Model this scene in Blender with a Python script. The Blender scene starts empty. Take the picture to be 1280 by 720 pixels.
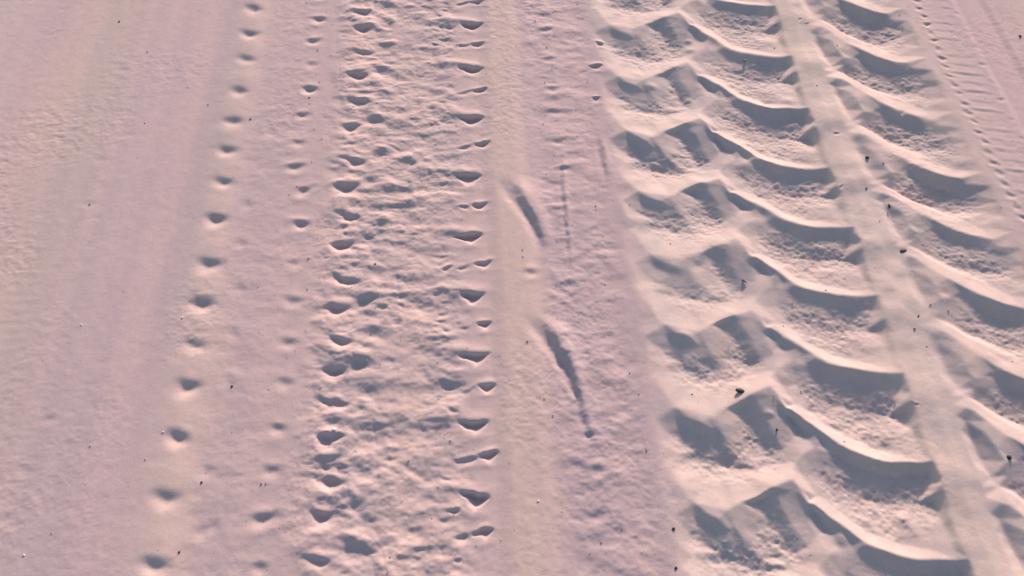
import bpy, math, random
import numpy as np
from mathutils import Vector, Matrix
from mathutils.geometry import delaunay_2d_cdt

rng = np.random.default_rng(11)
random.seed(5)
scene = bpy.context.scene
COL = scene.collection

# ------------------------------------------------------------------ camera
# metres; world +Y runs along the tyre tracks, camera 1.5 m above the sand
H = 1.5
F = 1005.0                                   # focal length in pixels of a 1280 px wide frame
PITCH = math.atan2(1557, 1005)               # below the horizon
_xc = -100 / F
_v = np.array([_xc, 1.0 / math.cos(PITCH) * 0 + (1557 / F) * math.sin(PITCH) + math.cos(PITCH), 0.0])
YAW = math.atan2(-_v[0], _v[1])


def survey(px, py, z=0.0):
    """where a line of sight measured on the photo meets the level z (survey of the tracks)"""
    x = (px - 640.0) / F
    y = -(py - 360.0) / F
    r = np.array([x, y * math.sin(PITCH) + math.cos(PITCH), y * math.cos(PITCH) - math.sin(PITCH)])
    c, s = math.cos(-YAW), math.sin(-YAW)
    r = np.array([c * r[0] - s * r[1], s * r[0] + c * r[1], r[2]])
    t = (z - H) / r[2]
    return r[0] * t, r[1] * t


cam_d = bpy.data.cameras.new('camera')
cam = bpy.data.objects.new('camera', cam_d)
COL.objects.link(cam)
cam_d.sensor_width = 36.0
cam_d.lens = 36.0 * F / 1280.0
cam_d.clip_start = 0.05
cam_d.clip_end = 2000
cam.location = (0, 0, H)
cam.rotation_euler = (math.pi / 2 - PITCH, 0, -YAW)
scene.camera = cam

# ------------------------------------------------------------------ noise fields
def lattice(c, s, fc, fs, seed):
    """smooth value noise, frequencies per metre"""
    r = np.random.default_rng(seed)
    N = 256
    g = r.uniform(-1, 1, (N, N))
    x = c * fc + 1000.3 + seed * 7.13
    y = s * fs + 1000.7 + seed * 3.71
    xi = np.floor(x).astype(np.int64); yi = np.floor(y).astype(np.int64)
    fx = x - xi; fy = y - yi
    fx = fx * fx * fx * (fx * (fx * 6 - 15) + 10); fy = fy * fy * fy * (fy * (fy * 6 - 15) + 10)
    a = g[xi % N, yi % N]; b = g[(xi + 1) % N, yi % N]
    d = g[xi % N, (yi + 1) % N]; e = g[(xi + 1) % N, (yi + 1) % N]
    return (a * (1 - fx) + b * fx) * (1 - fy) + (d * (1 - fx) + e * fx) * fy


def sstep(a, b, x):
    t = np.clip((x - a) / (b - a), 0, 1)
    return t * t * (3 - 2 * t)


# ------------------------------------------------------------------ ground grid
def axis(lo, hi, step, far):
    a = list(np.arange(lo, hi + 1e-9, step))
    for sgn in (-1, 1):
        p = lo if sgn < 0 else hi
        d = step
        out = []
        while abs(p) < far:
            d = d * 1.045 if d < 0.02 else d * 1.12
            p += sgn * d
            out.append(p)
        a = (out[::-1] + a) if sgn < 0 else (a + out)
    return np.array(a)


XA = axis(-1.45, 1.66, 0.003, 260.0)
YA = axis(0.24, 2.12, 0.0026, 260.0)
C, S = np.meshgrid(XA, YA, indexing='xy')           # shape (ny, nx)
near = (1 - sstep(2.6, 4.5, np.abs(C))) * (1 - sstep(3.6, 5.2, np.abs(S - 0.6)))
Z = np.zeros_like(C)

# gentle waviness of the track lines themselves
Cw = C + 0.006 * lattice(C, S, 0.6, 2.2, 3) + 0.0025 * lattice(C, S, 9, 9, 4)
Sw = S + 0.004 * lattice(C, S, 5, 5, 5)

# ------------------------------------------------------------------ deep lugged track on the right
apex_px = [(827, 22), (842, 85), (860, 154), (877, 229), (900, 306), (930, 393), (958, 492), (992, 604)]
apex_s = [survey(*p)[1] for p in apex_px]
PER = (apex_s[0] - apex_s[-1]) / 7
ss = [apex_s[0] + PER * 1.04 * k for k in range(24, 0, -1)] + apex_s + [apex_s[-1] - PER * 0.98 * k for k in range(1, 24)]
uu = list(range(-24, 0)) + list(range(8)) + list(range(8, 31))
ss_a = np.array(ss[::-1]); uu_a = np.array(uu[::-1], float)


def phase(s):
    return np.interp(s, ss_a, uu_a)


def P(px, py, zc):
    c, s = survey(px, py, zc / 100 * .64)
    c = min(c, .838) if c < .889 else min(max(c, .946), 1.208)
    return (c, float(phase(s)), zc / 100)


lines = []
def L(*pts):
    lines.append([P(*p) for p in pts])

# left half of the tread
L((791, 293, 0), (800, 307, .2), (812, 319, .2), (826, 329, .3), (840, 334, .4), (851, 327, .35), (862, 321, .3), (880, 314, .4), (897, 306, .9),
  (917, 300, 1.05), (926, 308, 1.05), (937, 320, 1.0), (952, 329, .8), (967, 337, .7), (992, 354, .5), (1006, 360, .45), (1020, 364, .35), (1047, 369, .3), (1084, 370, .2))
L((797, 281, -1.0), (812, 288, -2.1), (838, 293, -2.8), (865, 296, -2.5), (888, 293, -1.9), (905, 289, -1.3), (917, 287, -.8), (930, 300, -.8), (945, 317, -.9), (970, 331, -1.7),
  (998, 348, -2.1), (1028, 358, -1.9), (1055, 362, -1.0), (1086, 363, -.2))
L((814, 334, -1.0), (838, 346, -1.0), (856, 345, -.8))
L((813, 353, -1.9), (835, 363, -2.1), (860, 364, -1.9))
L((848, 331, .15), (862, 345, -.5), (880, 372, -2.1))
L((881, 319, -1.2), (897, 341, -2.2), (914, 367, -2.5))
L((901, 314, .3), (916, 338, -.5), (930, 360, -1.3))
L((920, 310, .8), (932, 331, -.2), (941, 350, -1.0))
L((938, 326, -.3), (947, 336, -1.0), (955, 345, -1.2))
L((935, 321, -.1), (941, 331, -1.1), (947, 345, -1.4))
L((966, 344, -.1), (974, 350, -.5))
L((938, 378, -.1), (950, 366, -.3), (964, 359, -.5), (976, 355, -.7))
L((980, 363, -.7), (990, 369, -1.1), (1008, 377, -1.5), (1030, 383, -1.7), (1058, 387, -1.8), (1092, 388, -1.6))
L((970, 385, -1.7), (1000, 400, -2.6), (1022, 409, -3.1), (1050, 415, -3.2), (1078, 416, -3.0), (1102, 415, -1.9))
L((990, 414, -2.4), (1035, 430, -2.7), (1072, 434, -1.8), (1108, 435, -.8))
# wheel centre rib (smooth raised bar) with one low step per lug
bar = [(-.16, .75), (.0, .92), (.10, 1.0), (.17, .95), (.26, .70), (.36, .42), (.5, .38), (.67, .48), (.84, .7)]
for c0 in (.851, .928):
    lines.append([(c0, u + (0 if c0 < .9 else -.10), z / 100) for u, z in bar])
lines.append([(.889, u - .05, (z + .40) / 100) for u, z in bar])
# right half of the tread
L((1103, 241, .9), (1113, 243, .8), (1127, 252, .8), (1147, 265, .75), (1170, 276, .7), (1195, 287, .5),
  (1215, 294, .3), (1238, 298, .1))
L((1102, 231, -.1), (1117, 237, -.5), (1131, 246, -.6), (1152, 257, -1.0), (1174, 266, -1.7), (1200, 274, -1.9), (1222, 285, -1.2))
L((1100, 254, -.2), (1106, 268, -.9), (1115, 285, -1.0), (1124, 301, -.4))
L((1124, 262, .9), (1134, 276, .9), (1142, 288, .6))
L((1134, 305, -.1), (1142, 299, -.3), (1154, 289, -.4), (1166, 281, -.1))
L((1160, 287, -.7), (1170, 293, -1.2), (1188, 303, -1.9), (1208, 312, -2.3), (1226, 317, -2.1))
L((1146, 313, -1.7), (1170, 328, -2.9), (1205, 342, -3.5), (1240, 344, -2.9))
L((1242, 306, -.4), (1252, 320, -1.4), (1262, 336, -1.7), (1266, 350, -1.5))

mod = []
for k in range(-3, 4):
    for ln in lines:
        sh = k + 1 - (math.floor(ln[0][1]) if ln[0][1] > .5 else 0)
        mod.append([(c, u + sh, z * .64) for c, u, z in ln])
edges = []; vs = []; zs = []
for ln in mod:
    for i, (c, u, z) in enumerate(ln):
        vs.append(Vector((c, u * PER))); zs.append(z)
        if i:
            edges.append((len(vs) - 2, len(vs) - 1))
for c0, z0 in ((.30, 0), (.326, 0), (1.222, 0), (1.25, 0)):
    for i, u in enumerate(np.arange(-3, 5.01, .25)):
        vs.append(Vector((c0, u * PER))); zs.append(z0)
        if i:
            edges.append((len(vs) - 2, len(vs) - 1))
ov, oe, of, o_v, o_e, o_f = delaunay_2d_cdt(vs, edges, [], 0, 1e-6)
oz = []
known = []
for i, src in enumerate(o_v):
    oz.append(zs[src[0]] if src else None)
base_xy = np.array([(v.x, v.y) for v in vs]); base_z = np.array(zs)
for i, z in enumerate(oz):
    if z is None:
        d = np.hypot(base_xy[:, 0] - ov[i].x, base_xy[:, 1] - ov[i].y)
        j = np.argsort(d)[:3]; w = 1 / (d[j] + 1e-6)
        oz[i] = float((base_z[j] * w).sum() / w.sum())
# rasterise one period of the tread pattern
NU, NC = 200, 640
c_lo, c_hi = .29, 1.26
tile = np.zeros((NU * 3, NC))
xs = np.linspace(c_lo, c_hi, NC)
ys = (np.arange(NU * 3) / NU - .5) * PER        # u from -0.5 to 2.5
for tri in of:
    for q in range(1, len(tri) - 1):
        a, b, d = tri[0], tri[q], tri[q + 1]
        A, B, D = ov[a], ov[b], ov[d]
        x0, x1 = min(A.x, B.x, D.x), max(A.x, B.x, D.x)
        y0, y1 = min(A.y, B.y, D.y), max(A.y, B.y, D.y)
        if y1 < ys[0] or y0 > ys[-1] or x1 < c_lo or x0 > c_hi:
            continue
        i0, i1 = np.searchsorted(xs, x0), np.searchsorted(xs, x1, 'right')
        j0, j1 = np.searchsorted(ys, y0), np.searchsorted(ys, y1, 'right')
        if i1 <= i0 or j1 <= j0:
            continue
        gx, gy = np.meshgrid(xs[i0:i1], ys[j0:j1])
        den = (B.y - D.y) * (A.x - D.x) + (D.x - B.x) * (A.y - D.y)
        if abs(den) < 1e-12:
            continue
        l0 = ((B.y - D.y) * (gx - D.x) + (D.x - B.x) * (gy - D.y)) / den
        l1 = ((D.y - A.y) * (gx - D.x) + (A.x - D.x) * (gy - D.y)) / den
        l2 = 1 - l0 - l1
        m = (l0 >= -1e-6) & (l1 >= -1e-6) & (l2 >= -1e-6)
        zz = l0 * oz[a] + l1 * oz[b] + l2 * oz[d]
        sub = tile[j0:j1, i0:i1]
        sub[m] = zz[m]
tile = tile[NU // 2 + NU // 2: NU // 2 + NU // 2 + NU].copy()      # u from 0.5 to 1.5


def blur(a, n, ax):
    k = np.exp(-0.5 * (np.arange(-3 * n, 3 * n + 1) / n) ** 2); k /= k.sum()
    r = np.zeros_like(a)
    for i, w in enumerate(k):
        r += w * np.roll(a, i - 3 * n, axis=ax)
    return r

sharp = blur(blur(tile, 2, 0), 2, 1)
soft = blur(blur(tile, 5, 0), 5, 1)


def sample_tile(T, c, u):
    x = np.clip((c - c_lo) / (c_hi - c_lo) * (NC - 1), 0, NC - 1.001)
    y = ((u - .5) % 1.0) * NU
    xi = x.astype(int); yi = y.astype(int) % NU
    fx = x - xi; fy = y - np.floor(y)
    y2 = (yi + 1) % NU
    return (T[yi, xi] * (1 - fx) + T[yi, xi + 1] * fx) * (1 - fy) + (T[y2, xi] * (1 - fx) + T[y2, xi + 1] * fx) * fy


nx0, nx1 = np.searchsorted(XA, .25), np.searchsorted(XA, 1.32)
ny0, ny1 = np.searchsorted(YA, -4.0), np.searchsorted(YA, 5.5)
sub = (slice(ny0, ny1), slice(nx0, nx1))
cs = Cw[sub]; sv = Sw[sub] + 0.004 * lattice(C[sub], S[sub], 16, 16, 21)
cs = cs + 0.0030 * lattice(C[sub], S[sub], 18, 18, 22) + .0012 * lattice(C[sub], S[sub], 55, 55, 25)
u = phase(sv)
mixw = np.clip(.30 + .6 * lattice(C[sub], S[sub], 6, 6, 23), 0, 1)
mask = sstep(.30, .335, C[sub]) * (1 - sstep(1.21, 1.25, C[sub]))
cell_amp = 1 + .20 * lattice(C[sub], S[sub], 4, 6, 24)
fill = np.clip(lattice(C[sub], S[sub], 2.6, 4.6, 28) - .35, 0, 1) * .2
cell_amp = cell_amp * (1 - fill)
hR = (sample_tile(sharp, cs, u) * (1 - mixw) + sample_tile(soft, cs, u) * mixw) * cell_amp
Z[sub] += hR * mask + mask * (.0022 * lattice(C[sub], S[sub], 9, 11, 26) + .0012 * lattice(C[sub], S[sub], 24, 28, 27))

# ------------------------------------------------------------------ stamps: single dents, scoops and mounds
def window(c0, s0, r):
    a, b = np.searchsorted(XA, c0 - r), np.searchsorted(XA, c0 + r)
    d, e = np.searchsorted(YA, s0 - r), np.searchsorted(YA, s0 + r)
    return (slice(d, e), slice(a, b))


def dent(c0, s0, w, l, depth, rot=0.0, seed=0, rim=.35, tri=0.0, wall=.28):
    """imprint of a small lug: a steep wall at the far (+Y) side, the floor ramps up to the near side.
    w/l half sizes in metres, tri skews the deepest point towards +X"""
    r = max(w, l) * 3
    q = window(c0, s0, r)
    if C[q].size == 0:
        return
    wob = .0045 * lattice(C[q], S[q], 45, 45, 31) + .0026 * lattice(C[q], S[q], 110, 110, 32)
    x = C[q] - c0 + wob; y = S[q] - s0 + wob * .8
    ca, sa = math.cos(rot), math.sin(rot)
    X = (x * ca + y * sa) / w; Y = (-x * sa + y * ca) / l
    # width narrows away from tri
    half = np.clip(1 - np.abs(X - tri * .35) / np.where(X > tri * .35, 1 - tri * .35, 1 + tri * .35), 0, 1)
    half = half ** .8
    top = .75
    bot = top - 1.75 * half
    t = np.clip((top - Y) / np.maximum(top - bot, 1e-3), 0, 1)      # 0 at far wall, 1 at near end
    prof = np.where(t < wall, t / wall, (1 - t) / (1 - wall)) * (half > 0) * ((Y < top) & (Y > bot))
    prof = prof ** .85
    Z[q] -= depth * prof * np.minimum(1, half * 1.8)
    # heaped sand just beyond the near end and the sides
    R2 = (X / 1.25) ** 2 + ((Y - .95) / .75) ** 2
    Z[q] += depth * rim * np.exp(-R2 * 2.0)
    R3 = (X / 1.2) ** 2 + ((Y + 1.35) / .7) ** 2
    Z[q] += depth * rim * .45 * np.exp(-R3 * 2.0)


def bump(c0, s0, w, l, h, rot=0.0):
    q = window(c0, s0, max(w, l) * 3)
    if C[q].size == 0:
        return
    x = C[q] - c0; y = S[q] - s0
    ca, sa = math.cos(rot), math.sin(rot)
    X = (x * ca + y * sa) / w; Y = (-x * sa + y * ca) / l
    Z[q] += h * np.exp(-(X * X + Y * Y))


def soft_dent(c0, s0):
    a = random.uniform(-.5, .2); k = random.uniform(.7, 1.25)
    bump(c0 + random.uniform(-.008, .008), s0 - .004, .022 * k, .017, -.0045 * k, a)
    bump(c0 + random.uniform(-.01, .01), s0 + .020, .020, .012, .0050 * k, a)
    bump(c0 + random.uniform(-.02, .02), s0 - .026, .014, .010, .0040, a)


def ext(pts, n_up, n_dn):
    """survey a row of dents and carry it on beyond both picture edges with its mean spacing"""
    g = [survey(*p) for p in pts]
    per = (g[0][1] - g[-1][1]) / (len(g) - 1)
    c_top = np.mean([a[0] for a in g[:3]]); c_bot = np.mean([a[0] for a in g[-3:]])
    up = [(c_top + random.uniform(-.004, .004), g[0][1] + per * (k + random.uniform(-.08, .08))) for k in range(n_up, 0, -1)]
    dn = [(c_bot + random.uniform(-.004, .004), g[-1][1] - per * (k + random.uniform(-.08, .08))) for k in range(1, n_dn)]
    return up + g + dn


lrow = [(315, 14), (311, 45), (307, 76), (298, 117), (290, 155), (283, 190), (277, 230), (267, 278), (259, 333), (251, 383), (242, 433), (232, 486), (220, 550), (206, 625), (193, 708)]
for c0, s0 in ext(lrow, 24, 14):
    dent(c0, s0, .031 * random.uniform(.92, 1.1), .0200 * random.uniform(.8, 1.2), .0095 * random.uniform(.75, 1.15), -.26 + random.uniform(-.12, .12), tri=random.uniform(.1, .4), rim=.22, wall=.4)
    bump(c0 + .004, s0 + .05, .035, .03, .0022)
mid = [(372, 180), (370, 210), (377, 240), (375, 282), (368, 330), (368, 377), (360, 430), (355, 480), (345, 538), (338, 590), (330, 650), (322, 712)]
for c0, s0 in ext(mid, 22, 12):
    dent(c0, s0, .026 * random.uniform(.7, 1.3), .0145, .0080 * random.uniform(.5, 1.3), random.uniform(-.25, .15), tri=random.uniform(0, .5), rim=.5)
for p in [(308, 255), (300, 305), (297, 360), (290, 420), (283, 475), (256, 590), (245, 668), (262, 660)]:
    c0, s0 = survey(*p)
    dent(c0, s0, .014, .018, .0045, -1.0 + random.uniform(-.2, .2), rim=.3)
r3a = [(453, 38), (447, 97), (437, 161), (432, 237), (426, 310), (420, 388), (413, 468), (408, 552), (398, 650)]
r3b = [(449, 68), (443, 129), (436, 203), (430, 273), (425, 352), (421, 430), (414, 506), (406, 603), (392, 703)]
for c0, s0 in ext(r3a, 14, 8):
    dent(c0, s0, .034 * random.uniform(.8, 1.15), .0185 * random.uniform(.85, 1.2), .0130 * random.uniform(.8, 1.05), -.04 + random.uniform(-.12, .12), tri=.35, rim=.38)
    soft_dent(c0 + .064, s0 + .022)
for c0, s0 in ext(r3b, 14, 8):
    dent(c0 + .004, s0, .038 * random.uniform(.75, 1.15), .0150 * random.uniform(.8, 1.2), .0115 * random.uniform(.8, 1.1), -.30 + random.uniform(-.1, .1), tri=.55, rim=.45)
    soft_dent(c0 + .076, s0 + .020)
ca_ = [(591, 33), (590, 88), (590, 151), (587, 224), (587, 299), (592, 373), (594, 450), (594, 534), (595, 626)]
cb_ = [(595, 57), (598, 115), (600, 183), (599, 258), (602, 332), (603, 408), (607, 486), (608, 572), (603, 668)]
for c0, s0 in ext(ca_, 14, 8):
    dent(c0 - .004, s0, .037 * random.uniform(.82, 1.1), .0195 * random.uniform(.85, 1.12), .0165 * random.uniform(.65, .95), -.07 + random.uniform(-.10, .08), tri=random.uniform(.3, .6), rim=.22, wall=.16)
    bump(c0 - .05, s0 + .03, .05, .012, .0035, -.1)
for c0, s0 in ext(cb_, 14, 8):
    dent(c0 + .003, s0, .022 * random.uniform(.8, 1.15), .0115 * random.uniform(.9, 1.1), .0095 * random.uniform(.8, 1.1), .10 + random.uniform(-.1, .1), tri=.3, rim=.35)
    dent(c0 - .038, s0 - .006, .024 * random.uniform(.6, 1.2), .0085, .0045 * random.uniform(.4, 1.2), .18 + random.uniform(-.2, .2), tri=.2, rim=.5)

# slumped lips and half-filled spots in the deep track
for _ in range(170):
    c0 = random.uniform(.36, 1.19)
    if .83 < c0 < .96: continue
    k = random.uniform(.6, 1.5)
    bump(c0, random.uniform(.2, 4.2), .014 * k, .010 * k, random.choice((-1, 1)) * random.uniform(.001, .003), random.uniform(-.8, .8))
for _ in range(30):
    dent(random.uniform(.85, .93), random.uniform(.2, 4.2), random.uniform(.005, .012), .005, random.uniform(.0008, .002), random.uniform(-.6, .4), rim=.6, wall=.35)

# churned sand: irregular little kicks between the regular rows
for _ in range(420):
    s0 = random.uniform(.2, 4.2)
    if random.random() < .55:
        c0 = random.gauss(-.31, .045)
    else:
        c0 = random.uniform(-.26, -.07)
    dent(c0, s0, random.uniform(.008, .022), random.uniform(.005, .011), random.uniform(.0015, .0048), random.uniform(-.6, .4), tri=random.uniform(-.4, .6), rim=random.uniform(.4, .9), wall=.35)
for _ in range(90):
    dent(random.uniform(.11, .27), random.uniform(.2, 4.2), random.uniform(.006, .016), random.uniform(.004, .008), random.uniform(.001, .003), random.uniform(-.6, .4), rim=.6, wall=.35)
for _ in range(60):
    dent(random.uniform(-.60, -.40), random.uniform(.2, 4.2), random.uniform(.006, .014), random.uniform(.004, .008), random.uniform(.001, .0025), random.uniform(-.6, .4), rim=.6, wall=.35)

# narrow wheel marks: long scoops beside the central rib
def scoop(pts, w0, w1, d0, d1, rise=.3):
    g = [survey(*p) for p in pts]
    lo_c = min(a[0] for a in g) - .1; hi_c = max(a[0] for a in g) + .1
    lo_s = min(a[1] for a in g) - .1; hi_s = max(a[1] for a in g) + .1
    q = (slice(np.searchsorted(YA, lo_s), np.searchsorted(YA, hi_s)), slice(np.searchsorted(XA, lo_c), np.searchsorted(XA, hi_c)))
    x = C[q] + .0018 * lattice(C[q], S[q], 70, 70, 41); y = S[q]
    s_pts = np.array([a[1] for a in g][::-1]); c_pts = np.array([a[0] for a in g][::-1])
    cc = np.interp(y, s_pts, c_pts)
    t = np.clip((s_pts[-1] - y) / (s_pts[-1] - s_pts[0]), 0, 1)
    end = 1.0
    w = w0 + (w1 - w0) * t ** .6; d = d0 + (d1 - d0) * t ** .8
    X = (x - cc) / w
    al = sstep(0, rise, t) * (1 - sstep(.55, 1, t))
    prof = sstep(0, .8, X) * np.exp(-np.clip(X - .9, 0, None) ** 2 * 1.6)
    hollow_ = np.exp(-((X + .25) / .45) ** 2)
    Z[q] += d * (prof * .62 - hollow_ * .30) * al * end


# small crescents beside them, and dents
for p, w, d in [((682, 38), .026, .006), ((686, 75), .026, .006), ((690, 113), .028, .0065), ((694, 141), .032, .006), ((698, 178), .022, .006),
                ((703, 213), .026, .0065), ((700, 262), .02, .004), ((664, 343), .018, .007), ((714, 356), .016, .006), 
                ((745, 85), .022, .0045), ((750, 55), .014, .005), ((745, 125), .014, .004), ((748, 645), .022, .005), ((738, 545), .02, .005), ((748, 590), .022, .006)]:
    c0, s0 = survey(*p)
    dent(c0, s0, w, .0120, d, .05, rim=.6)
for k in range(26):                                   # the same small marks carried on beyond the frame
    for rr in (2.1 + k * .12, .2 - k * .13):
        dent(.115 + random.uniform(-.01, .01), rr, .025, .012, .0055, .05, rim=.6)

# narrow chain-like tread on the right
nk = 96
s_c0 = survey(1200, 130)[1]
for k in range(-nk // 3, nk):
    s0 = s_c0 - .93 + k * .0345
    c0 = 1.256 + (.010 if s0 > 1.6 else 0) * (s0 - 1.6) * 4
    alt = k % 2
    jj = random.uniform(-.003, .003)
    dent(c0 + .004 + jj, s0, .013 * random.uniform(.8, 1.2), .009, .0042 * random.uniform(.6, 1.15), -.9 if alt else -.6, rim=.5)
    # fine cross bars to its right
    q = window(c0 + .055, s0, .09)
    x = C[q] - (c0 + .052); y = S[q] - s0 + .22 * x + .002 * lattice(C[q], S[q], 50, 50, 51)
    m = np.clip(1 - np.abs(x / .047), 0, 1) ** .6 * np.clip(.6 + .9 * lattice(C[q], S[q], 25, 25, 52), 0, 1.3)
    Z[q] -= (.0013 if not alt else .0006) * np.exp(-(y / .0042) ** 2) * m
    Z[q] += (.0012 if not alt else .0005) * np.exp(-((y - .010) / .0050) ** 2) * m
    if alt:
        dent(c0 + .105, s0 + .004 + jj, .012, .009, .0026 * random.uniform(.3, 1.2), -.3, rim=.4)

# faint old tread on the left: patches of fine cross ripples
q = (slice(np.searchsorted(YA, -3), np.searchsorted(YA, 5)), slice(np.searchsorted(XA, -1.25), np.searchsorted(XA, -.75)))
c_l = -1.005 + .02 * lattice(C[q] * 0, S[q], 1, 1.3, 61)
band = np.exp(-(((C[q] - c_l) / .045) ** 2))
rip = np.sin(2 * np.pi * (S[q] / .024 + .35 * lattice(C[q], S[q], 16, 6, 62)))
patch = np.clip(.35 + .9 * lattice(C[q], S[q], 8, 4.5, 63), 0, 1)
Z[q] += .0012 * rip * band * patch - .0012 * band
for p, w, d in [((150, 82), .016, .0035), ((168, 72), .02, .0025), ((158, 88), .012, .004), ((160, 170), .014, .004), ((126, 202), .014, .004), ((113, 256), .012, .005), ((120, 275), .014, .003),
                ((65, 42), .016, .0024), ((70, 60), .01, .002), ((48, 107), .014, .0028), ((40, 142), .014, .0035), ((60, 525), .022, .0045), ((55, 515), .016, .003), ((30, 590), .025, .003),
                ((125, 455), .012, .003), ((5, 652), .014, .004), ((200, 65), .02, .002), ((80, 10), .014, .002), ((205, 250), .012, .0018)]:
    c0, s0 = survey(*p)
    dent(c0, s0, w, .0090, d, random.uniform(-.3, .2), rim=.4)

# ------------------------------------------------------------------ slumping: dry sand never keeps a knife edge
def relax(A, it):
    for _ in range(it):
        B_ = A.copy()
        B_[1:-1, 1:-1] = (A[1:-1, 1:-1] * 4 + 2 * (A[:-2, 1:-1] + A[2:, 1:-1] + A[1:-1, :-2] + A[1:-1, 2:])
                          + A[:-2, :-2] + A[:-2, 2:] + A[2:, :-2] + A[2:, 2:]) / 16
        A = B_
    return A
i_a = np.searchsorted(XA, .30)
Zl = Z[:, :i_a]
soft1 = relax(Zl, 1); soft2 = relax(Zl, 10)
wgt = 1 - .75 * sstep(-.16, -.08, C[:, :i_a]) * (1 - sstep(.02, .06, C[:, :i_a])) - .15 * sstep(-.4, -.36, C[:, :i_a]) * (1 - sstep(-.25, -.1, C[:, :i_a]))
Z[:, :i_a] = soft1 * (1 - wgt) + soft2 * wgt
i_c = np.searchsorted(XA, -.54)
Z[:, :i_c] = np.where(C[:, :i_c] < -.57, relax(Z[:, :i_c], 7), relax(Z[:, :i_c], 2))
i_b = np.searchsorted(XA, 1.23)
Z[:, i_b:] = relax(Z[:, i_b:], 3)
scoop([(724, 505), (731, 530), (738, 560)], .020, .012, .0055, .004, .4)
scoop([(630, 220), (645, 250), (662, 275), (672, 298), (678, 325)], .052, .014, .0145, .012, .3)
scoop([(664, 392), (680, 418), (694, 440), (708, 462), (722, 500), (730, 535)], .050, .009, .0155, .009, .22)
scoop([(699, 180), (702, 235), (706, 280), (711, 325), (714, 358)], .011, .009, .0028, .0034)
scoop([(747, 168), (752, 200), (758, 232)], .016, .012, .005, .005)

# ------------------------------------------------------------------ broad shapes and roughness of the sand
Z += near * .004 * lattice(C, S, 1.3, .8, 71) + near * .0018 * lattice(C, S, 5, 1.2, 72)
# long low levels of the wheel paths
def band_(c0, c1, e, h):
    return h * sstep(c0 - e, c0 + e, Cw) * (1 - sstep(c1 - e, c1 + e, Cw))
Z += near * (band_(-.42, -.30, .03, .001) + band_(-.60, -.37, .03, -.002) + band_(-.25, -.07, .03, .0005) + band_(.015, .10, .02, .0035)
             + band_(.14, .29, .03, -.002) + band_(1.375, 1.46, .012, -.004) + band_(1.50, 1.58, .03, .003)
             + band_(-.86, -.70, .03, -.0015) + band_(-.95, -.93, .02, .0008) + band_(-1.25, -1.10, .03, -.0015))
# churned sand between the rows of lug marks: short cross ridges
rough = sstep(-.42, -.33, C) * (1 - sstep(-.09, -.03, C)) + .5 * sstep(.10, .16, C) * (1 - sstep(.27, .33, C)) + .22 * sstep(-.62, -.55, C) * (1 - sstep(-.5, -.4, C))
rough = rough * near * (.75 + .35 * lattice(C, S, 9, 9, 73))
n1 = lattice(C, S, 24, 42, 81); n2 = lattice(C + .3 * S, S, 48, 85, 82); n3 = lattice(C - .2 * S, S, 95, 150, 83)
ridge = 1 - 2 * np.abs(lattice(C + .002 * n2, S + .006 * n1, 16, 30, 84))
ridge2 = 1 - 2 * np.abs(lattice(C, S + .004 * n1, 32, 60, 85))
n0 = lattice(C, S, 11, 20, 80)
wx = C + .020 * lattice(C, S, 14, 14, 86); wy = S + .014 * lattice(C, S, 14, 14, 87)
Z += rough * (.0007 * lattice(C, S, 60, 80, 97) + .0006 * lattice(C, S, 120, 170, 98) + .0011 * lattice(C, S, 30, 55, 99))
clod = 1 - 2 * np.abs(lattice(wx, wy, 17, 22, 88)); clod2 = 1 - 2 * np.abs(lattice(wx, wy, 38, 52, 89))
Z += rough * (.0032 * n0 + .0018 * n1 + .0008 * n2 + .0003 * n3 + .0008 * ridge - .0009 * clod ** 3 - .0008 * clod2 ** 3 + .0022 * lattice(wx + .5, wy, 19, 34, 101) + .0012 * lattice(wx, wy + .3, 40, 66, 102))
# lug hollows: finely crumbled floor, the rib stays smooth
hol = np.zeros_like(Z)
hol[sub] = sstep(.004, .017, -hR) * mask
f1 = lattice(C, S, 110, 160, 91); f2 = lattice(C, S, 210, 260, 92); f3 = lattice(C, S, 60, 70, 93)
f4 = lattice(C, S, 26, 40, 96)
Z += near * hol * (.0008 * f4 + .0008 * f3 + .0007 * f1 + .0004 * f2)
Z += near * (.00009 * f1 + .00006 * f2 + .00014 * f3)
Z += near * np.clip(lattice(C, S, 7, 5, 94), 0, 1) * (.0003 * f1 + .0002 * f2 + .0004 * f3)
# beyond the tracks: soft, slightly rolling beach
Z += (1 - near) * .10 * lattice(C, S, .12, .09, 95) * sstep(4, 12, np.hypot(C, S))

# ------------------------------------------------------------------ materials
TONES = [(-1.22, (0.624, 0.423, 0.38)), (-1.02, (0.622, 0.44, 0.37)), (-0.86, (0.597, 0.412, 0.377)), (-0.74, (0.61, 0.416, 0.38)), (-0.63, (0.632, 0.442, 0.378)), (-0.53, (0.621, 0.423, 0.38)), (-0.33, (0.62, 0.426, 0.378)), (-0.15, (0.636, 0.437, 0.378)), (-0.02, (0.616, 0.421, 0.378)), (0.06, (0.65, 0.452, 0.38)), (0.14, (0.575, 0.395, 0.368)), (0.3, (0.58, 0.398, 0.37)), (0.36, (0.635, 0.465, 0.40)), (0.8, (0.615, 0.445, 0.383)), (0.86, (0.69, 0.495, 0.41)), (0.92, (0.69, 0.495, 0.41)), (0.97, (0.615, 0.445, 0.383)), (1.18, (0.615, 0.445, 0.383)), (1.27, (0.63, 0.434, 0.378)), (1.42, (0.616, 0.403, 0.37))]  # centre rib stops are paler than the tread: sunlit brightness put into the colour


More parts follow.
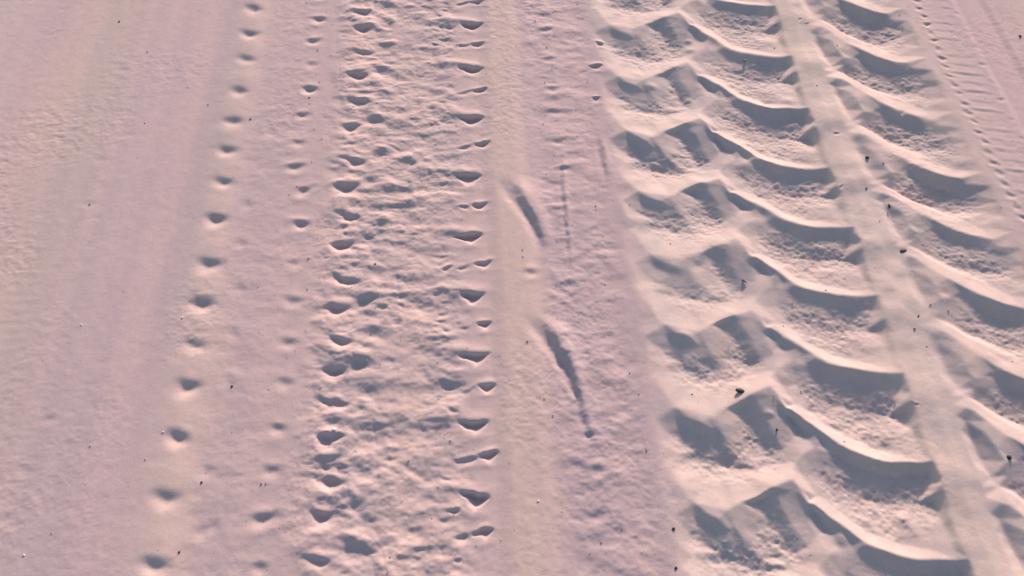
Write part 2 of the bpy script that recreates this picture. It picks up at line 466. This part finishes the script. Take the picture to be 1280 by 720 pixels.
def sand_material(name, col_a, col_b, bump_fine=.35):
    m = bpy.data.materials.new(name); m.use_nodes = True
    nt = m.node_tree; n = nt.nodes; l = nt.links
    b = n['Principled BSDF']
    b.inputs['Roughness'].default_value = .92
    b.inputs['Specular IOR Level'].default_value = .25
    tc = n.new('ShaderNodeTexCoord')
    def noise(scale, detail, rough=.55):
        t = n.new('ShaderNodeTexNoise'); t.inputs['Scale'].default_value = scale
        t.inputs['Detail'].default_value = detail; t.inputs['Roughness'].default_value = rough
        l.new(tc.outputs['Object'], t.inputs['Vector']); return t
    big = noise(2.3, 3); tiny = noise(420, 3, .7); midn = noise(34, 4, .6)
    # packed and loosened sand differ in tone along the wheel paths; the rib's extra brightness is painted-in light
    sx = n.new('ShaderNodeSeparateXYZ'); l.new(tc.outputs['Object'], sx.inputs[0])
    off = n.new('ShaderNodeMath'); off.operation = 'MULTIPLY_ADD'; off.inputs[1].default_value = .16
    l.new(big.outputs['Fac'], off.inputs[0]); l.new(sx.outputs['X'], off.inputs[2])
    nr = n.new('ShaderNodeMapRange'); nr.inputs['From Min'].default_value = -1.5 + .08; nr.inputs['From Max'].default_value = 1.7 + .08
    l.new(off.outputs[0], nr.inputs['Value'])
    ramp = n.new('ShaderNodeValToRGB'); l.new(nr.outputs['Result'], ramp.inputs['Fac'])
    cr = ramp.color_ramp
    cr.elements[0].position = 0; cr.elements[1].position = 1
    cr.elements[0].color = (.55, .435, .385, 1); cr.elements[1].color = (.60, .45, .38, 1)
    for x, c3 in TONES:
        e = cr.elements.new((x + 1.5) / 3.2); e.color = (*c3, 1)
    blot = n.new('ShaderNodeTexNoise'); blot.inputs['Scale'].default_value = 5.0; blot.inputs['Detail'].default_value = 4
    l.new(tc.outputs['Object'], blot.inputs['Vector'])
    mx = n.new('ShaderNodeMix'); mx.data_type = 'RGBA'; mx.blend_type = 'MULTIPLY'
    mx.inputs['B'].default_value = (.97, .985, 1.0, 1)
    r = n.new('ShaderNodeMapRange'); r.inputs['From Min'].default_value = .42; r.inputs['From Max'].default_value = .62
    l.new(blot.outputs['Fac'], r.inputs['Value']); l.new(r.outputs['Result'], mx.inputs['Factor'])
    mp = n.new('ShaderNodeMapping'); mp.inputs['Scale'].default_value = (9, .35, 1)
    l.new(tc.outputs['Object'], mp.inputs['Vector'])
    stn = n.new('ShaderNodeTexNoise'); stn.inputs['Scale'].default_value = 1.0; stn.inputs['Detail'].default_value = 5
    l.new(mp.outputs['Vector'], stn.inputs['Vector'])
    st = n.new('ShaderNodeMix'); st.data_type = 'RGBA'; st.blend_type = 'MULTIPLY'; st.inputs['B'].default_value = (.90, .93, .97, 1)
    sr = n.new('ShaderNodeMapRange'); sr.inputs['From Min'].default_value = .40; sr.inputs['From Max'].default_value = .62
    l.new(stn.outputs['Fac'], sr.inputs['Value']); l.new(sr.outputs['Result'], st.inputs['Factor'])
    l.new(ramp.outputs['Color'], st.inputs['A'])
    l.new(st.outputs['Result'], mx.inputs['A'])
    g = n.new('ShaderNodeMapRange'); g.inputs['From Min'].default_value = .3; g.inputs['From Max'].default_value = .7
    g.inputs['To Min'].default_value = .90; g.inputs['To Max'].default_value = 1.08
    l.new(tiny.outputs['Fac'], g.inputs['Value'])
    g2 = n.new('ShaderNodeMapRange'); g2.inputs['From Min'].default_value = .3; g2.inputs['From Max'].default_value = .7
    g2.inputs['To Min'].default_value = .96; g2.inputs['To Max'].default_value = 1.04
    l.new(midn.outputs['Fac'], g2.inputs['Value'])
    mu = n.new('ShaderNodeMath'); mu.operation = 'MULTIPLY'
    l.new(g.outputs['Result'], mu.inputs[0]); l.new(g2.outputs['Result'], mu.inputs[1])
    vm = n.new('ShaderNodeVectorMath'); vm.operation = 'SCALE'
    l.new(mx.outputs['Result'], vm.inputs[0]); l.new(mu.outputs[0], vm.inputs['Scale'])
    l.new(vm.outputs[0], b.inputs['Base Color'])
    bp = n.new('ShaderNodeBump'); bp.inputs['Strength'].default_value = bump_fine; bp.inputs['Distance'].default_value = .0012
    l.new(tiny.outputs['Fac'], bp.inputs['Height'])
    l.new(bp.outputs['Normal'], b.inputs['Normal'])
    return m


def plain(name, col, rough=.7, scale=300, var=.35):
    m = bpy.data.materials.new(name); m.use_nodes = True
    nt = m.node_tree; n = nt.nodes; l = nt.links; b = n['Principled BSDF']
    b.inputs['Roughness'].default_value = rough
    tc = n.new('ShaderNodeTexCoord'); t = n.new('ShaderNodeTexNoise'); t.inputs['Scale'].default_value = scale
    l.new(tc.outputs['Object'], t.inputs['Vector'])
    mx = n.new('ShaderNodeMix'); mx.data_type = 'RGBA'
    mx.inputs['A'].default_value = tuple(c * (1 - var) for c in col) + (1,)
    mx.inputs['B'].default_value = tuple(min(1, c * (1 + var)) for c in col) + (1,)
    l.new(t.outputs['Fac'], mx.inputs['Factor']); l.new(mx.outputs['Result'], b.inputs['Base Color'])
    return m


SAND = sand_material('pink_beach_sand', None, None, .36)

# ------------------------------------------------------------------ ground objects
ny, nx = Z.shape
dzdx = np.gradient(Z, XA, axis=1); dzdy = np.gradient(Z, YA, axis=0)
NRM = np.dstack((-dzdx, -dzdy, np.ones_like(Z)))
NRM /= np.linalg.norm(NRM, axis=2, keepdims=True)


def ground_piece(name, ca, cb, label, cat=None):
    """one run of columns of the height field, sharing its border vertices' positions and normals"""
    i0 = 0 if ca is None else int(np.argmin(abs(XA - ca)))
    i1 = nx - 1 if cb is None else int(np.argmin(abs(XA - cb)))
    w = i1 - i0 + 1
    co = np.empty((ny, w, 3), np.float32)
    co[..., 0] = C[:, i0:i1 + 1]; co[..., 1] = S[:, i0:i1 + 1]; co[..., 2] = Z[:, i0:i1 + 1]
    idx = np.arange(ny * w).reshape(ny, w)
    quads = np.stack((idx[:-1, :-1], idx[:-1, 1:], idx[1:, 1:], idx[1:, :-1]), -1).reshape(-1, 4)
    me = bpy.data.meshes.new(name)
    me.vertices.add(ny * w); me.vertices.foreach_set('co', co.ravel())
    nq = len(quads)
    me.loops.add(nq * 4); me.loops.foreach_set('vertex_index', quads.ravel().astype(np.int32))
    me.polygons.add(nq); me.polygons.foreach_set('loop_start', np.arange(0, nq * 4, 4, dtype=np.int32))
    me.polygons.foreach_set('use_smooth', np.ones(nq, bool))
    me.update(calc_edges=True)
    me.normals_split_custom_set_from_vertices(NRM[:, i0:i1 + 1].reshape(-1, 3).tolist())
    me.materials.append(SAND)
    o = bpy.data.objects.new(name, me); COL.objects.link(o)
    o['kind'] = 'structure'; o['label'] = label
    return o


cuts = [(None, -1.10, 'sand', 'smooth pink sand along the left edge of the view'),
        (-1.10, -.90, 'tyre_track', 'faint narrow worn-down tyre track in the smooth sand at the left'),
        (-.90, -.68, 'sand', 'smooth pink sand between the faint track and the dotted track'),
        (-.68, .03, 'tyre_track', 'wide tyre track with rows of small lug pits and churned sand'),
        (.03, .32, 'sand', 'sand with long scooped marks between the two wide tyre tracks'),
        (.32, 1.225, 'tyre_track', 'deep tractor tyre track with wavy lug hollows and smooth centre rib'),
        (1.225, 1.38, 'tyre_track', 'narrow tyre track of fine cross bars beside the deep track'),
        (1.38, None, 'sand', 'smooth pink sand at the right edge of the view')]
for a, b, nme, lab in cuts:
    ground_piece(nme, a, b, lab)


def ground_z(c, s):
    i = int(np.clip(np.searchsorted(XA, c), 1, nx - 1)); j = int(np.clip(np.searchsorted(YA, s), 1, ny - 1))
    return float(Z[j, i])


def on_ground(px, py):
    z = 0.0
    for _ in range(6):
        c, s = survey(px, py, z); z = .5 * z + .5 * ground_z(c, s)
    c, s = survey(px, py, z)
    return c, s, ground_z(c, s)

# ------------------------------------------------------------------ crumbs of sand (uncountable)
def crumbs():
    n = 3600
    base = np.array([(1, 0, 0), (-.5, .8, 0), (-.5, -.8, .1), (.1, 0, .9), (0, .1, -.9)], float)
    tris = np.array([(0, 1, 3), (1, 2, 3), (2, 0, 3), (1, 0, 4), (2, 1, 4), (0, 2, 4)])
    V = []; T = []; k = 0
    tries = 0
    while k < n and tries < 90000:
        tries += 1
        c = rng.uniform(-1.5, 1.6); s = rng.uniform(.2, 2.2)
        z = ground_z(c, s)
        if -.50 < c < -.03: pr = .60
        elif .10 < c < .33: pr = .45
        elif .33 < c < 1.21: pr = .04 + .30 * min(1, max(0, -z / .025)) if not (.84 < c < .94) else .04
        elif c < -.66: pr = .06
        else: pr = .12
        if rng.uniform() > pr: continue
        r = .0009 * (rng.pareto(3.2) * .8 + .8); r = min(r, .0026)
        q = base * (1 + rng.uniform(-.3, .3, base.shape)) * r * np.array([1, 1, .7])
        a = rng.uniform(0, 6.28); R = np.array([[math.cos(a), -math.sin(a), 0], [math.sin(a), math.cos(a), 0], [0, 0, 1]])
        V.append(q @ R.T + (c, s, z + r * .3)); T.append(tris + k * 5); k += 1
    V = np.concatenate(V); T = np.concatenate(T)
    me = bpy.data.meshes.new('sand_crumbs'); me.from_pydata(V.tolist(), [], T.tolist()); me.update()
    me.materials.append(SAND)
    o = bpy.data.objects.new('sand_crumbs', me); COL.objects.link(o)
    o['kind'] = 'stuff'; o['label'] = 'tiny crumbs and grains of pink sand scattered over the tyre tracks'; o['category'] = 'sand crumbs'
crumbs()

# ------------------------------------------------------------------ pebbles and bits of debris
M_DARK = plain('dark_stone', (.035, .028, .03), .6)
M_BROWN = plain('dry_brown_bark', (.10, .06, .045), .8)
M_RED = plain('reddish_seed', (.16, .045, .035), .6)
M_WHITE = plain('white_shell', (.78, .76, .74), .4, 200, .12)
M_GREY = plain('grey_clod', (.22, .17, .17), .9)


def lump_mesh(name, mat, seed, scale=(1, 1, .7), rough=.28, sub=2):
    import bmesh
    bm = bmesh.new(); bmesh.ops.create_icosphere(bm, subdivisions=sub, radius=1)
    r = random.Random(seed)
    dirs = [Vector((r.uniform(-1, 1), r.uniform(-1, 1), r.uniform(-1, 1))).normalized() for _ in range(9)]
    amp = [r.uniform(-rough, rough) for _ in dirs]
    for v in bm.verts:
        d = v.co.normalized(); f = 1
        for dd, a in zip(dirs, amp):
            f += a * max(0, d.dot(dd)) ** 3
        v.co = d * f * (1 + r.uniform(-.05, .05))
        v.co.x *= scale[0]; v.co.y *= scale[1]; v.co.z *= scale[2]
    me = bpy.data.meshes.new(name); bm.to_mesh(me); bm.free()
    for p in me.polygons: p.use_smooth = seed % 2 == 0
    me.materials.append(mat); return me


def shell_mesh():
    """small broken shell: a curved ribbed flake with thickness"""
    import bmesh
    bm = bmesh.new(); R, Q = 8, 12
    top, bot = [], []
    for lay, store in ((1, top), (-1, bot)):
        for i in range(R + 1):
            row = []
            for j in range(Q + 1):
                a = math.radians(-62 + 124 * j / Q); rr = i / R * (1 + .06 * math.cos(a * 14)) * (1 - .18 * (j > 8) * (i > 5))
                row.append(bm.verts.new((rr * math.sin(a), rr * math.cos(a) - .5, .42 * (1 - (rr - .35) ** 2 * 1.6 - .5 * (rr * math.sin(a)) ** 2) + lay * .035)))
            store.append(row)
    for st, fl in ((top, 0), (bot, 1)):
        for i in range(R):
            for j in range(Q):
                f = [st[i][j], st[i][j + 1], st[i + 1][j + 1], st[i + 1][j]]
                bm.faces.new(f[::-1] if fl == 0 else f)
    for j in range(Q):
        bm.faces.new((top[R][j], top[R][j + 1], bot[R][j + 1], bot[R][j]))
    for j in (0, Q):
        for i in range(R):
            f = (top[i][j], top[i + 1][j], bot[i + 1][j], bot[i][j]); bm.faces.new(f if j else f[::-1])
    me = bpy.data.meshes.new('shell'); bmesh.ops.recalc_face_normals(bm, faces=bm.faces); bm.to_mesh(me); bm.free()
    for p in me.polygons: p.use_smooth = True
    me.materials.append(M_WHITE); return me


def seed_mesh(name, mat, seed):
    """elongated pointed husk, bent a little"""
    import bmesh
    r = random.Random(seed); bm = bmesh.new(); rings = []
    for i in range(9):
        t = i / 8; rad = .34 * math.sin(math.pi * (.06 + .88 * t)) ** .8 * (1.15 - .4 * t)
        cx = 1.0 * (t * 2 - 1); cz = .18 * math.sin(math.pi * t); cy = .14 * (t * 2 - 1) ** 2
        rings.append([bm.verts.new((cx, cy + rad * math.cos(a) * (1 + r.uniform(-.1, .1)), cz + rad * .75 * math.sin(a))) for a in [k * math.pi / 4 for k in range(8)]])
    for i in range(8):
        for k in range(8):
            bm.faces.new((rings[i][k], rings[i][(k + 1) % 8], rings[i + 1][(k + 1) % 8], rings[i + 1][k]))
    bm.faces.new(rings[0][::-1]); bm.faces.new(rings[-1])
    me = bpy.data.meshes.new(name); bm.to_mesh(me); bm.free()
    for p in me.polygons: p.use_smooth = True
    me.materials.append(mat); return me


meshes = {
    'dark': [lump_mesh('pebble', M_DARK, k, (1, .8, .6)) for k in (2, 5)],
    'grey': [lump_mesh('pebble', M_GREY, k, (1, .75, .6), .35) for k in (4, 7)],
    'red': [lump_mesh('pebble', M_RED, 8, (1, .8, .7))],
    'white': [lump_mesh('pebble', M_WHITE, 6, (1, .8, .6))],
    'husk': [seed_mesh('husk', M_BROWN, 3), seed_mesh('husk', M_DARK, 9)],
    'bark': [lump_mesh('bark_chip', M_BROWN, 12, (1.3, .7, .35), .4), lump_mesh('bark_chip', M_DARK, 13, (1.2, .6, .4), .45)],
    'shell': [shell_mesh()],
}
names = {'dark': 'pebble', 'grey': 'pebble', 'red': 'pebble', 'white': 'pebble', 'husk': 'seed_husk', 'bark': 'bark_chip', 'shell': 'shell_piece'}
cats = {'pebble': 'pebble', 'seed_husk': 'husk', 'bark_chip': 'bark chip', 'shell_piece': 'shell'}
grp = {'pebble': 'small pebbles scattered on the sand', 'seed_husk': 'dry husks lying on the sand', 'bark_chip': 'bark chips lying on the sand'}
# (photo x, y, kind, size in m, turn, label)
bits = [
    (418, 537, 'shell', .0062, .6, 'broken white shell piece in the pitted track, brightest speck in the view'),
    (926, 489, 'bark', .0088, -.2, 'largest dark bark chip, resting on the bright lug crest in the lower right'),
    (930, 352, 'husk', .0065, -.9, 'small dark husk inside a shaded lug pit of the deep track'),
    (149, 27, 'dark', .0042, .2, 'black pebble alone on smooth sand near the top left'),
    (313, 149, 'dark', .0040, .7, 'black pebble just right of the row of pits at the upper left'),
    (260, 131, 'red', .0026, .1, 'tiny reddish pebble left of the row of pits, upper left'),
    (181, 154, 'grey', .0030, .5, 'tiny grey pebble on the faint left track, upper left'),
    (228, 397, 'white', .0030, .5, 'tiny pale pebble left of the dotted pit row at middle height'),
    (102, 406, 'white', .0026, .9, 'tiny pale pebble on the faint left track at middle height'),
    (469, 330, 'red', .0034, .3, 'reddish pebble in the churned middle of the pitted track'),
    (387, 122, 'dark', .0026, .3, 'tiny black pebble left of the inner pit row near the top'),
    (112, 256, 'dark', .0032, .3, 'black pebble in a faint dent of the left track'),
    (1111, 258, 'husk', .0082, 1.4, 'dark upright husk in the hollow right of the smooth rib'),
    (1129, 313, 'bark', .0072, .1, 'dark bark chip at the right edge of the smooth rib'),
    (1084, 197, 'dark', .0048, .2, 'black pebble in the hollow right of the smooth rib, upper right'),
    (1104, 204, 'grey', .0030, .4, 'small grey pebble right of the black one in the upper right hollow'),
    (1275, 45, 'dark', .0050, 1.1, 'black pebble near the right edge at the top'),
    (1083, 235, 'bark', .0042, .5, 'small brown chip where the rib meets a crest, upper right'),
    (1143, 411, 'grey', .0036, .5, 'grey pebble on the smooth rib at middle height'),
    (1261, 572, 'dark', .0055, .3, 'black pebble on a crest near the lower right edge'),
    (1148, 395, 'bark', .0040, .9, 'small brown chip on the rib edge at middle height'),
    (1163, 381, 'husk', .0042, .4, 'small husk right of the smooth rib at middle height'),
    (971, 537, 'dark', .0042, .8, 'black pebble in the shaded lug pit at the lower right'),
    (1055, 553, 'dark', .0040, .8, 'black pebble below a thin bright crest at the lower right'),
    (865, 493, 'grey', .0030, .2, 'tiny grey pebble on the bright crescent left of the bark chip'),
    (842, 661, 'dark', .0042, 1.2, 'black pebble at the left edge of the deep track near the bottom'),
    (845, 710, 'dark', .0036, .5, 'black pebble at the bottom edge left of the deep track'),
    (838, 305, 'grey', .0026, .5, 'tiny grey pebble on a bright crescent of the deep track'),
    (970, 32, 'dark', .0032, .1, 'black pebble on the smooth rib at the top'),
    (968, 60, 'dark', .0030, .1, 'black pebble on the left edge of the smooth rib near the top'),
    (1021, 107, 'dark', .0026, .1, 'tiny black pebble on the smooth rib in the upper right'),
    (931, 76, 'grey', .0050, .9, 'grey pebble in the shaded hollow near the top right'),
    (290, 483, 'dark', .0034, .3, 'black pebble below a faint dent right of the pit row'),
    (224, 690, 'red', .0034, .3, 'reddish pebble right of the lowest pit at the bottom left'),
    (252, 603, 'dark', .0032, .2, 'black pebble by the faint dent at the lower left'),
    (30, 694, 'white', .0028, .2, 'tiny pale pebble in the bottom left corner'),
    (204, 540, 'white', .0028, .2, 'tiny pale pebble above a pit at the lower left'),
    (673, 626, 'white', .0030, .2, 'tiny pale pebble on the ridge between the tracks near the bottom'),
    (659, 427, 'grey', .0028, .2, 'tiny grey pebble left of the long dark scoop'),
    (1032, 363, 'grey', .0034, .2, 'small grey pebble on the thin bright crest at middle right'),
    (979, 408, 'grey', .0030, .2, 'tiny grey pebble on the slope above the middle right hollow'),
]
for px, py, kind, r, a, lab in bits:
    ms = meshes[kind]
    nme = names[kind]
    o = bpy.data.objects.new(nme, ms[(px + py) % len(ms)]); COL.objects.link(o)
    if r < .0047: r *= .78
    c, s, z = on_ground(px, py)
    o.location = (c, s, z + r * .18); o.scale = (r, r, r)
    o.rotation_euler = (random.uniform(-.2, .2), random.uniform(-.2, .2), a)
    o['label'] = lab; o['category'] = cats[nme]
    if nme in grp: o['group'] = grp[nme]

# ------------------------------------------------------------------ daylight
SUN_EL, SUN_AZ = 17.5, 18.0        # azimuth: degrees from +Y (ahead) towards +X
sd = bpy.data.lights.new('sun', 'SUN'); sd.energy = 4.7; sd.angle = math.radians(5.0); sd.color = (1, .835, .745)
so = bpy.data.objects.new('sun', sd); COL.objects.link(so)
az = math.radians(SUN_AZ); el = math.radians(SUN_EL)
to_sun = Vector((math.sin(az) * math.cos(el), math.cos(az) * math.cos(el), math.sin(el)))
so.rotation_euler = to_sun.to_track_quat('Z', 'Y').to_euler()
w = bpy.data.worlds.new('World'); scene.world = w; w.use_nodes = True
nt = w.node_tree; bg = nt.nodes['Background']
sky = nt.nodes.new('ShaderNodeTexSky'); sky.sky_type = 'NISHITA'; sky.sun_disc = False
sky.sun_elevation = el; sky.sun_rotation = az
sky.dust_density = .6; sky.ozone_density = 1.0
nt.links.new(sky.outputs['Color'], bg.inputs['Color']); bg.inputs['Strength'].default_value = .13
vs_ = scene.view_settings
vs_.view_transform = 'Standard'; vs_.look = 'None'; vs_.exposure = .52; vs_.gamma = 1; vs_.use_curve_mapping = False
